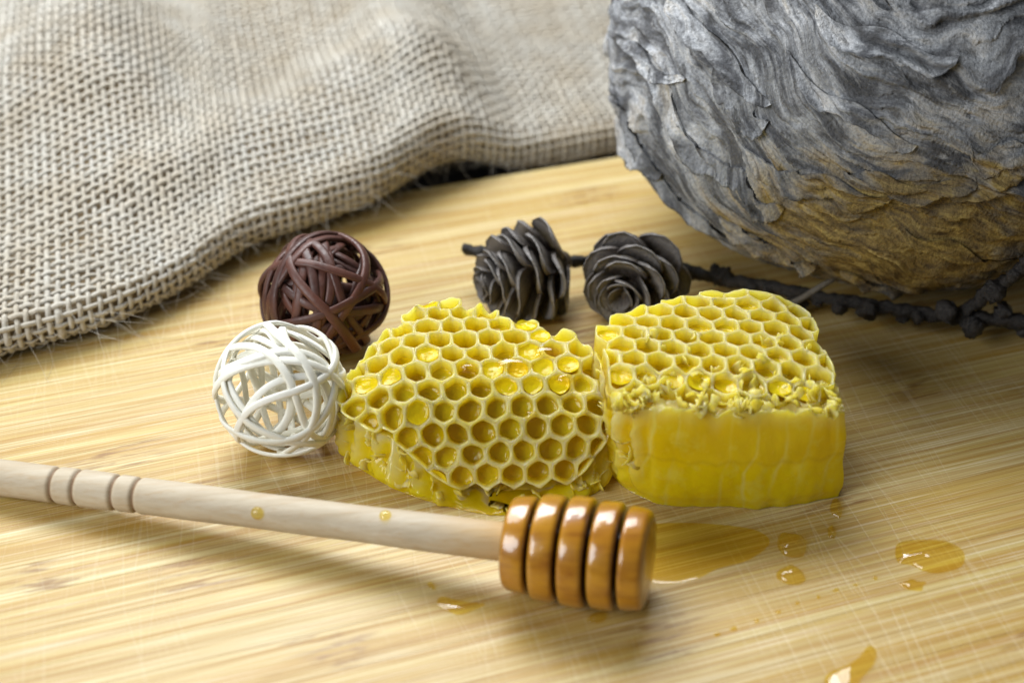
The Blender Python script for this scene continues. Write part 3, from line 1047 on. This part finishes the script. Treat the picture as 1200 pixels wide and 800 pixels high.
for (t, at, tp, bp, top, flake, fl), kind in ((combL, "L"), (combR, "R")):
    upv = np.array([0, 0, 1.0])
    if kind == "R":
        for k in range(80):                       # crushed cell walls along the front top edge
            u = random.uniform(1.72, 5.58)
            v = -5.34 + abs(random.gauss(0, 0.42)) + 0.12 * math.sin(u * 3)
            p = at(np.array([u]), np.array([min(v, -4.2)]), np.array([random.uniform(-0.24, -0.13)]))[0]
            flake(p, random.uniform(0.05, 0.15), upv, 0.6)
        for k in range(14):                        # loose bits on the rims
            u, v = random.uniform(2.4, 5.3), random.uniform(-4.7, -3.2)
            p = at(np.array([u]), np.array([v]), np.array([random.uniform(-0.08, -0.02)]))[0]
            flake(p, random.uniform(0.05, 0.10), upv, 0.9)
    if kind == "L":                                # wet patches of honey lying over the rims
        for cu_, cv_, ru_, rv_ in ((0.02, 1.92, 0.34, 0.17), (0.62, 1.62, 0.26, 0.13), (-0.78, 2.02, 0.17, 0.10), (0.95, 2.25, 0.15, 0.12), (0.35, 2.95, 0.13, 0.10)):
            an = np.arange(40) * 2 * PI / 40
            ro = 1 + 0.28 * noise(np.cos(an) * 1.4 + cu_ * 5, np.sin(an) * 1.4, cv_ * 3, 61)
            rows = []
            for q in (0.0, 0.3, 0.6, 0.85, 1.0):
                rows.append(at(cu_ + ru_ * q * ro * np.cos(an), cv_ + rv_ * q * ro * np.sin(an), np.full(40, 0.066 - 0.085 * q ** 4)))
            obj("honey_glaze", np.concatenate(rows), grid_faces(5, 40, False, True), M["drop"], t)
    for k in range(75 if kind == "L" else 50):    # torn walls standing off the sides
        i = random.randrange(len(tp))
        if kind == "R" and bp[i, 0] > 2.3 and bp[i, 1] < -4.0:
            continue
        q = random.random() ** 1.3 * 0.8
        p = top[i] * (1 - q) + np.r_[bp[i], 0.0] * q
        o_ = (bp[i] - bp.mean(0)) / np.linalg.norm(bp[i] - bp.mean(0))
        p[:2] += o_ * 0.02
        flake(p, random.uniform(0.05, 0.13), np.r_[o_, 0.45], 0.5)
    fo = fl.build("torn_wall", M["flake"], t)
    fo["kind"] = "stuff"

# ------------------------------------------------------------------ honey dipper
H0 = np.array([-0.06, -7.24, 0.86])              # where the handle meets the head
AX = np.array([0.968, -0.243, 0.051])
AX /= np.linalg.norm(AX)
AU = np.cross(AX, [0, 0, 1.0])
AU /= np.linalg.norm(AU)
AW = np.cross(AU, AX)
dip = thing("honey_dipper", "wooden honey dipper with pale grooved handle and glossy amber ridged head", "honey dipper", (0, -7.2, 0))


def lathe(name, prof, mat, parent, sides=64, extra=None):
    prof = np.asarray(prof, float)
    a = np.arange(sides) * 2 * PI / sides
    v = H0 + AX * prof[:, 0][:, None, None] + prof[:, 1][:, None, None] * (np.cos(a)[None, :, None] * AU + np.sin(a)[None, :, None] * AW)
    # local x runs along the dipper so the grain follows it
    o = obj(name, v.reshape(-1, 3), grid_faces(len(prof), sides, False, True), mat, parent)
    for k, q in (extra or {}).items():
        attr(o, k, np.repeat(np.asarray(q), sides))
    return o


xs, rs, groove_tone = [], [], []
grooves = [-6.72, -7.13, -7.88, -8.32]
for x in np.r_[np.linspace(-13.5, -8.6, 20), np.linspace(-8.55, -6.5, 150), np.linspace(-6.4, 0.05, 60)]:
    r = 0.322 - 0.010 * math.sin((x + 6) * 0.7) + 0.004 * math.sin(x * 3.1)
    g = min(abs(x - q) for q in grooves)
    r -= 0.045 * math.exp(-(g / 0.045) ** 2)
    if x > -0.3:
        r -= 0.02 * (x + 0.3)
    xs.append(x)
    rs.append(r)
    groove_tone.append(0.85 * math.exp(-(g / 0.035) ** 2))
xs.insert(0, -13.52); rs.insert(0, 0.001); groove_tone.insert(0, 0)
lathe("handle", np.c_[xs, rs], M["beech"], dip, 48, {"along": 1 + np.array(xs) / 6.0, "groove_tone": groove_tone})

prof, groove_tone = [(0.02, 0.30), (0.02, 0.71)], [0.0, 0.1]
RW, SW = 0.410, 0.076
radii = [0.80, 0.885, 0.915, 0.89, 0.84]
for k, R in enumerate(radii):
    x0 = 0.02 + k * (RW + SW)
    for s in np.linspace(0, 1, 15):
        e = abs(2 * s - 1)
        rr = R - 0.015 * e ** 2 - 0.05 * e ** 10 + (0.05 * (s - 0.5) if k == 0 else -0.05 * (s - 0.5) if k == 4 else 0)
        if k == 4 and s > 0.75:
            rr -= 0.05 * ((s - 0.75) / 0.25) ** 2
        prof.append((x0 + s * RW, rr))
        groove_tone.append(0.5 * smooth(0.85, 1.0, e))
    if k < 4:
        for x, r in ((x0 + RW + 0.003, R - 0.2), (x0 + RW + 0.008, 0.46), (x0 + RW + SW - 0.008, 0.46), (x0 + RW + SW - 0.003, R - 0.2)):
            prof.append((x, r))
            groove_tone.append(1.0)
xe = prof[-1][0]
re_ = prof[-1][1]
for s in np.linspace(0.06, 1, 12):
    prof.append((xe + 0.05 * math.sin(s * PI / 2), re_ * (1 - s) + 0.0005))
    groove_tone.append(0.0)
lathe("head", prof, M["head"], dip, 96, {"groove_tone": groove_tone})

# ------------------------------------------------------------------ larch twig with two cones
twig = thing("larch_twig", "dark dry larch twig with two open cones lying in front of the paper nest", "twig", (4, 2, 0))


def knobbly(path, r0, r1, n, sides, seed, amp=0.35):
    p = even(catmull(path, n * 2), n)
    t, nn, bb = frames(p, False, None)
    a = np.arange(sides) * 2 * PI / sides
    r = np.linspace(r0, r1, n)[:, None] * np.ones((1, sides))
    base = p[:, None] + r[..., None] * (np.cos(a)[None, :, None] * nn[:, None] + np.sin(a)[None, :, None] * bb[:, None])
    dsp = 1 + amp * fbm(base[..., 0] * 4, base[..., 1] * 4, base[..., 2] * 4, seed, 3)
    v = p[:, None] + (r * dsp)[..., None] * (np.cos(a)[None, :, None] * nn[:, None] + np.sin(a)[None, :, None] * bb[:, None])
    f = grid_faces(n, sides, False, True).tolist()
    f.append(list(range(sides))[::-1])
    f.append([(n - 1) * sides + i for i in range(sides)])
    return v.reshape(-1, 3), f, p


MAIN = [(-1.05, 2.35, 0.85), (0.1, 1.95, 0.85), (1.12, 1.95, 0.75), (1.75, 2.05, 0.72), (2.6, 1.95, 0.74), (3.66, 1.75, 0.70), (4.6, 1.45, 0.6), (5.5, 1.15, 0.62), (6.5, 0.75, 0.62), (7.3, 0.42, 0.65), (8.2, 0.12, 0.65), (9.0, -0.12, 0.7), (9.8, -0.2, 0.7), (10.6, -0.4, 0.7), (11.8, -0.7, 0.75)]
v, f, mp = knobbly(MAIN, 0.12, 0.15, 260, 12, 61, 0.6)
obj("stem", v, f, M["bark"], twig)
SIDE = [(9.2, -0.12, 0.72), (9.45, -0.25, 1.15), (9.8, -0.45, 1.7), (10.2, -0.6, 2.3), (10.8, -0.65, 2.95), (11.5, -0.5, 3.5)]
v, f, sp = knobbly(SIDE, 0.15, 0.12, 100, 12, 62, 0.6)
obj("side_branch", v, f, M["bark"], twig)


def lump(c, r, d, seed):
    """a stubby spur shoot: a rough ringed barrel with a chipped crown of bud scales, pointing along d"""
    d = np.asarray(d, float) / np.linalg.norm(d)
    n, k = 18, 14
    s = np.linspace(0, 1, n)
    prof = r * (0.62 + 0.38 * smooth(0, 0.7, s)) * (1 - 0.20 * (np.sin(s * 22) > 0)) * (1 - smooth(0.93, 1.0, s) * 0.75)
    prof[-1] = 0.01 * r
    p = np.asarray(c) + d * (s * r * 1.9)[:, None]
    v, f = tube(p, prof, k)
    v = v + 0.34 * r * np.stack([noise(v[:, 0] * 7, v[:, 1] * 7, v[:, 2] * 7, seed + q) for q in range(3)], 1)
    v = v + 0.22 * r * np.stack([noise(v[:, 0] * 19, v[:, 1] * 19, v[:, 2] * 19, seed + q) for q in range(3)], 1)
    v[:, 2] = np.maximum(v[:, 2], 0.02)
    return v, f


rg = np.random.default_rng(5)
spots = [(x, 0) for x in (3.35, 3.75, 4.25, 4.7, 5.1, 5.55, 5.95, 6.5, 6.85, 7.45, 8.0, 8.5, 8.9, 9.3, 9.9, 10.3, 10.55, 11.2)] + [(9.6, 1), (9.95, 1), (10.2, 1), (10.7, 1)]
for k, (x, w) in enumerate(spots):
    path = sp if w else mp
    i = int(np.argmin(np.abs(path[:, 0] - x)))
    d = rg.normal(size=3) + np.array([0, -0.8, -0.1 if k % 2 else 0.5])
    v, f = lump(path[i], rg.uniform(0.12, 0.24), d, 300 + k * 5)
    obj("spur", v, f, M["bark"], twig)
st = np.array([(5.6, 0.7, 0.3), (6.1, 0.75, 0.6), (6.6, 0.8, 0.95), (7.1, 0.8, 1.3)])
v, f = tube(catmull(st, 20), np.linspace(0.085, 0.05, 20), 8)
obj("dry_shoot", v, f, M["straw"], twig)


def scale_mesh():
    nu, nv = 9, 9
    top = np.zeros((nu, nv, 3))
    for i, s in enumerate(np.linspace(0, 1, nu)):
        wdt = 0.13 + 0.30 * math.sin(min(1.0, s / 0.66) * PI / 2) ** 1.3
        if s > 0.6:
            wdt *= math.sqrt(max(0.0, 1 - ((s - 0.6) / 0.43) ** 2)) 
        for j, q in enumerate(np.linspace(-1, 1, nv)):
            y = q * wdt
            x = s * 1.0
            z = 0.75 * (q * wdt) ** 2 * (0.5 + 0.5 * s) + 0.22 * s ** 2 - 0.10 * s ** 6
            top[i, j] = (x, y, z)
    th = 0.075
    bottom = top - np.array([0, 0, th])
    bottom[-1] = top[-1] - np.array([0, 0, th * 0.4])
    v = np.concatenate([top.reshape(-1, 3), bottom.reshape(-1, 3)])
    f1 = grid_faces(nu, nv)
    f2 = f1[:, ::-1] + nu * nv
    rim = [i * nv for i in range(nu)] + [(nu - 1) * nv + j for j in range(1, nv)] + [i * nv + nv - 1 for i in range(nu - 2, -1, -1)] + [j for j in range(nv - 2, 0, -1)]
    side = [[rim[i], rim[i] + nu * nv, rim[(i + 1) % len(rim)] + nu * nv, rim[(i + 1) % len(rim)]] for i in range(len(rim))]
    return v, f1.tolist() + f2.tolist() + side


SCALE_ME = None
SCALE_LIP = np.tile(np.repeat(np.linspace(0, 1, 9), 9) ** 3, 2)


def larch_cone(base, axis, L, R, n, seed, label):
    """scales in a spiral round the axis, from the flared base to the closed tip"""
    global SCALE_ME
    rg = np.random.default_rng(seed)
    ax = Vector(axis).normalized()
    base = np.asarray(base, float)
    pts = [base + np.array(ax) * L * s for s in np.linspace(-0.06, 0.86, 12)]
    v, f = tube(pts, R * 0.30 * np.array([0.5, 0.9, 1, 1, 1, 1, .95, .9, .8, .7, .5, .2]), 12)
    core = obj("cone", v, f, M["scale"], twig)
    core["label"] = label
    u = ax.orthogonal().normalized()
    w = ax.cross(u)
    for k in range(n):
        s = k / (n - 1)
        th = k * 2.39996 + rg.uniform(-0.12, 0.12)
        rad = (u * math.cos(th) + w * math.sin(th))
        pos = base + np.array(ax) * L * (0.02 + 0.80 * s)
        open_ = math.radians(80 - 46 * s + rg.uniform(-6, 6))      # angle off the axis
        ln = R * (0.80 + 0.34 * math.sin(PI * min(1, 0.25 + 0.75 * s)) - 0.42 * s ** 2)
        d = (ax * math.cos(open_) + rad * math.sin(open_)).normalized()
        side = ax.cross(rad).normalized()
        up = d.cross(side).normalized()
        if up.dot(ax) > 0:
            up = -up
        # spoon hollow faces the tip
        m = Matrix((d, side, -up)).transposed().to_4x4()
        wsc = rg.uniform(0.92, 1.1)
        m = Matrix.Translation(Vector((pos - ROOT_LOC[twig.name])) * S) @ m @ Matrix.Diagonal((ln, ln * wsc, ln, 1))
        if SCALE_ME is None:
            sv, sf = scale_mesh()
            o = obj("scale", sv, sf, M["scale"], core, local=True)
            attr(o, "lip", SCALE_LIP)
            SCALE_ME = o.data
        else:
            o = bpy.data.objects.new("scale", SCALE_ME)
            COL.objects.link(o)
            o.parent = core
        o.matrix_local = m


larch_cone((1.10, 1.62, 0.98), (-1.0, -0.50, -0.06), 2.0, 1.10, 38, 2, "larch cone lying on its side with its tip to the left")
larch_cone((2.85, 1.62, 0.92), (-0.36, -0.93, 0.06), 1.75, 1.10, 33, 4, "larch cone facing the viewer like a rosette")

# ------------------------------------------------------------------ paper nest
NC = np.array([8.25, 4.75, 4.75])
NR = np.array([5.95, 5.7, 5.0])
nest = thing("paper_nest", "large round grey paper wasp nest with wavy layers and tan patches", "wasp nest", (NC[0], NC[1], 0))


def nest_fields(lon, lat):
    """lon, lat (radians; lon 0 faces the camera side) -> radius factor and fibre coordinates"""
    cx, cy, cz = np.cos(lat) * np.sin(lon), -np.cos(lat) * np.cos(lon), np.sin(lat)
    w1 = fbm(cx * 1.5, cy * 1.5, cz * 1.5, 71, 3)
    w2 = fbm(cx * 4, cy * 4, cz * 4, 74, 3)
    band = cz * 3.0 + 0.7 * cx + 1.5 * smooth(-1.0, -0.25, cx) + 0.46 * w1 + 0.11 * w2
    ph = band * 2.6 + 0.25 * w2
    fr = ph - np.floor(ph)
    row = np.floor(ph)
    jag = noise(lon * 4.0 + row * 7.3, row * 3.1, 0, 79)
    lipw = np.clip(0.55 + 0.8 * jag, 0, 1.2)
    lip = np.power(np.clip(1 - fr, 0, 1), 1.4) * (1 - smooth(0.0, 0.08, 0.08 - fr))
    ph2 = band * 5.7 + 0.5 * w2 + 0.37
    fr2 = ph2 - np.floor(ph2)
    lip2 = (1 - fr2) * np.clip(noise(lon * 6 + np.floor(ph2) * 5.3, np.floor(ph2), 1, 80) + 0.45, 0, 1)
    wr = fbm(lon * 7, band * 11, 0, 81, 4)
    d = 0.042 * lip * lipw + 0.020 * lip2 + 0.006 * wr + 0.03 * w1
    pit = np.maximum(0, noise(lon * 9, band * 7, 3, 84) - 0.52)
    d = d - 0.10 * pit
    return cx, cy, cz, band, d


def nest_point(lon, lat, extra=0.0):
    cx, cy, cz, band, d = nest_fields(lon, lat)
    k = 1 + d + extra + 0.055 * gauss((cz + 0.52), 0.33)
    flat = np.where(cz < 0, 1.0, 1.0)
    p = NC + NR * np.stack([cx, cy, cz * flat], -1) * k[..., None]
    p[..., 2] = np.maximum(p[..., 2], 0.03)
    return p, band


lon, lat = np.meshgrid(np.linspace(-PI, PI, 900, endpoint=False), np.linspace(-PI / 2 + 0.03, PI / 2 - 0.03, 430), indexing="ij")
# most of the samples on the side that shows
lon = lon - 0.62 * np.sin(lon) + 0.0
p, band = nest_point(lon, lat)


def tan_zone(p):
    q = (p - NC) / NR
    return np.clip(1.22 - np.hypot((q[..., 0] + 0.05) / 0.68, (q[..., 2] + 0.42) / 0.52), 0, 1) * (q[..., 1] < 0.3)


env = obj("envelope", p.reshape(-1, 3), grid_faces(lon.shape[0], lon.shape[1], True, False), M["paper"], nest)
attr(env, "along", lon * 8)
attr(env, "band", band)
attr(env, "tan", tan_zone(p))
rg = np.random.default_rng(17)
for k in range(24):                             # flaps of paper standing off the envelope
    l0, t0 = rg.uniform(-1.25, 0.9), rg.uniform(-0.75, 0.75)
    dl, dt = rg.uniform(0.10, 0.34), rg.uniform(0.05, 0.11)
    U, V = np.meshgrid(np.linspace(-1, 1, 36), np.linspace(0, 1, 9), indexing="ij")
    env_w = np.sqrt(np.clip(1 - U ** 2, 0, 1))
    rag = 1 + 0.35 * noise(U * 3.0, k * 1.7, 0, 91) + 0.15 * noise(U * 10, k * 1.7, 0, 92)
    tl = l0 + U * dl
    # follow the fibre band: slope of the band in lon
    e = 0.01
    b1 = nest_fields(np.array([l0 + e]), np.array([t0]))[3] - nest_fields(np.array([l0 - e]), np.array([t0]))[3]
    b2 = nest_fields(np.array([l0]), np.array([t0 + e]))[3] - nest_fields(np.array([l0]), np.array([t0 - e]))[3]
    sl = float(np.clip(-b1 / b2, -0.8, 0.8)[0])
    tt = t0 + sl * U * dl + 0.02 * np.sin(U * 5 + k) - V * dt * env_w * rag
    lift = (0.002 + 0.022 * V ** 1.6 * rg.uniform(0.5, 1.5)) * env_w + 0.006
    pp, bb = nest_point(tl, tt, 0)
    base, _ = nest_point(tl, np.broadcast_to((t0 + sl * U * dl), tl.shape), 0)
    dirn = (pp - NC) / np.linalg.norm(pp - NC, axis=-1, keepdims=True)
    out = pp + dirn * (lift * 9)[..., None]
    inn = out - dirn * 0.035
    nU, nV = U.shape
    f1 = grid_faces(nU, nV)
    rim = [i * nV + nV - 1 for i in range(nU)]
    f = f1[:, ::-1].tolist() + (f1 + nU * nV).tolist() + [[rim[i], rim[i + 1], rim[i + 1] + nU * nV, rim[i] + nU * nV] for i in range(nU - 1)]
    fo = obj("paper_flap", np.concatenate([out.reshape(-1, 3), inn.reshape(-1, 3)]), f, M["paper"], nest)
    attr(fo, "along", np.r_[(tl * 8).ravel(), (tl * 8).ravel()])
    attr(fo, "band", np.r_[(bb + 0.37 * k).ravel(), (bb + 0.37 * k).ravel()])
    attr(fo, "tan", np.r_[tan_zone(out).ravel(), tan_zone(inn).ravel()])


# ------------------------------------------------------------------ spilled honey
def puddle(label, outline, h, z0=0.0, mat="drop", name="honey_drop", n=72, group="drops of spilled honey", flat=2.4, pw=0.7):
    q = catmull(outline, n, True)
    if np.sum(q[:, 0] * np.roll(q[:, 1], -1) - q[:, 1] * np.roll(q[:, 0], -1)) > 0:
        q = q[::-1]
    c = q.mean(0)
    rows = []
    for s in (0.0, 0.25, 0.5, 0.7, 0.84, 0.93, 0.98, 1.0):
        r = c + (q - c) * s
        z = z0 + 0.004 + h * (1 - s ** flat) ** pw
        rows.append(np.c_[r, np.full(n, z) * (1 + 0 * s)])
    v = np.concatenate(rows)                    # a skin that meets the wood all round
    f = grid_faces(len(rows), n, False, True)
    o = obj(name, v, f, M[mat], None, origin=(c[0], c[1], z0))
    return tag(o, label, "honey drop" if name == "honey_drop" else "honey film", group if name == "honey_drop" else None)


def blob(c, rx, ry, rot, irr, seed, n=10):
    rg = np.random.default_rng(seed)
    a = np.arange(n) * 2 * PI / n
    r = 1 + rg.uniform(-irr, irr, n)
    x, y = rx * r * np.cos(a), ry * r * np.sin(a)
    cr, sr = math.cos(rot), math.sin(rot)
    return np.c_[c[0] + x * cr - y * sr, c[1] + x * sr + y * cr]


puddle("largest clear honey puddle on the bamboo, right of the cut comb", [(6.62, -6.75), (6.72, -6.3), (7.15, -6.2), (7.6, -6.25), (7.82, -6.5), (7.72, -6.85), (7.45, -7.0), (7.2, -7.05), (7.0, -6.98), (6.85, -6.85)], 0.15)
puddle("upper lobe of the two touching honey drops below the cut comb's right half", blob((4.87, -6.35), 0.26, 0.32, 0.2, 0.12, 1), 0.15)
puddle("lower lobe of the two touching honey drops below the cut comb's right half", blob((4.74, -7.12), 0.24, 0.24, 0.2, 0.12, 2), 0.13)
puddle("small honey drip at the foot of the cut comb's right corner", blob((5.82, -5.35), 0.12, 0.26, -0.1, 0.15, 3), 0.08)
puddle("tiny narrow honey drop just in front of the comb's corner drip", blob((5.62, -6.0), 0.07, 0.18, -0.1, 0.15, 4), 0.05)
puddle("long honey smear reaching the front edge of the view", [(4.9, -9.75), (4.95, -9.4), (5.3, -9.2), (5.6, -8.95), (5.75, -8.75), (5.85, -8.85), (5.75, -9.15), (5.5, -9.45), (5.3, -9.8), (5.1, -10.0)], 0.12)
puddle("flat honey splash shining white in front of the dipper handle", [(-1.25, -7.72), (-1.15, -7.62), (-0.85, -7.72), (-0.45, -7.80), (-0.62, -7.93), (-0.85, -8.05), (-1.05, -7.98), (-1.2, -7.85)], 0.045, flat=2.0, pw=1.0)
puddle("speck of honey up left of the white shining splash", blob((-1.36, -7.36), 0.05, 0.11, 0.5, 0.15, 6), 0.04)
puddle("small honey drop under the ridges of the dipper head", blob((1.4, -8.12), 0.17, 0.12, 0.5, 0.12, 7), 0.07)
for k in range(9):
    t = k / 8
    x, y = 3.3 + 2.9 * t + random.uniform(-.06, .06), -8.5 + 1.35 * t + random.uniform(-.05, .05)
    puddle("pinhead honey drop in the dotted trail between dipper head and largest puddle", blob((x, y), random.uniform(.03, .07), random.uniform(.025, .045), 0.4, 0.15, 20 + k), 0.03, n=20, group="dotted trail of honey")
puddle("tiny honey smear just below the largest puddle", blob((6.75, -7.35), 0.22, 0.14, 0.3, 0.25, 31), 0.04)
fm = puddle("thin yellow honey film between the dipper head and the cut comb", [(1.9, -6.0), (2.3, -5.8), (3.2, -5.75), (4.2, -5.9), (4.5, -6.25), (4.1, -6.7), (3.5, -6.95), (3.1, -7.2), (2.5, -7.3), (1.9, -7.0), (1.7, -6.5)], 0.016, mat="film", name="honey_film")
# two beads of honey on the handle
for s, ang, rr, lab in ((-4.35, 2.55, 0.11, "honey bead hanging on the front of the dipper handle"), (-2.1, 1.35, 0.10, "honey bead sitting on top of the dipper handle")):
    d = AU * math.cos(ang) + AW * math.sin(ang)
    if lab.startswith("honey bead hanging"):
        d = -AU * 0.0 + np.array([0, -0.83, 0.55])
        d = d - AX * (d @ AX)
        d /= np.linalg.norm(d)
    c = H0 + AX * s + d * 0.33
    u = np.linspace(0, PI, 12)
    a = np.arange(16) * 2 * PI / 16
    e1 = AX
    e2 = np.cross(d, e1)
    v = c + rr * (0.55 * np.cos(u)[:, None, None] * d + np.sin(u)[:, None, None] * (np.cos(a)[None, :, None] * e1 + np.sin(a)[None, :, None] * e2))
    tag(obj("honey_drop", v.reshape(-1, 3), grid_faces(12, 16, False, True)[:, ::-1], M["drop"], None, origin=c), lab, "honey drop", "honey beads on the handle")
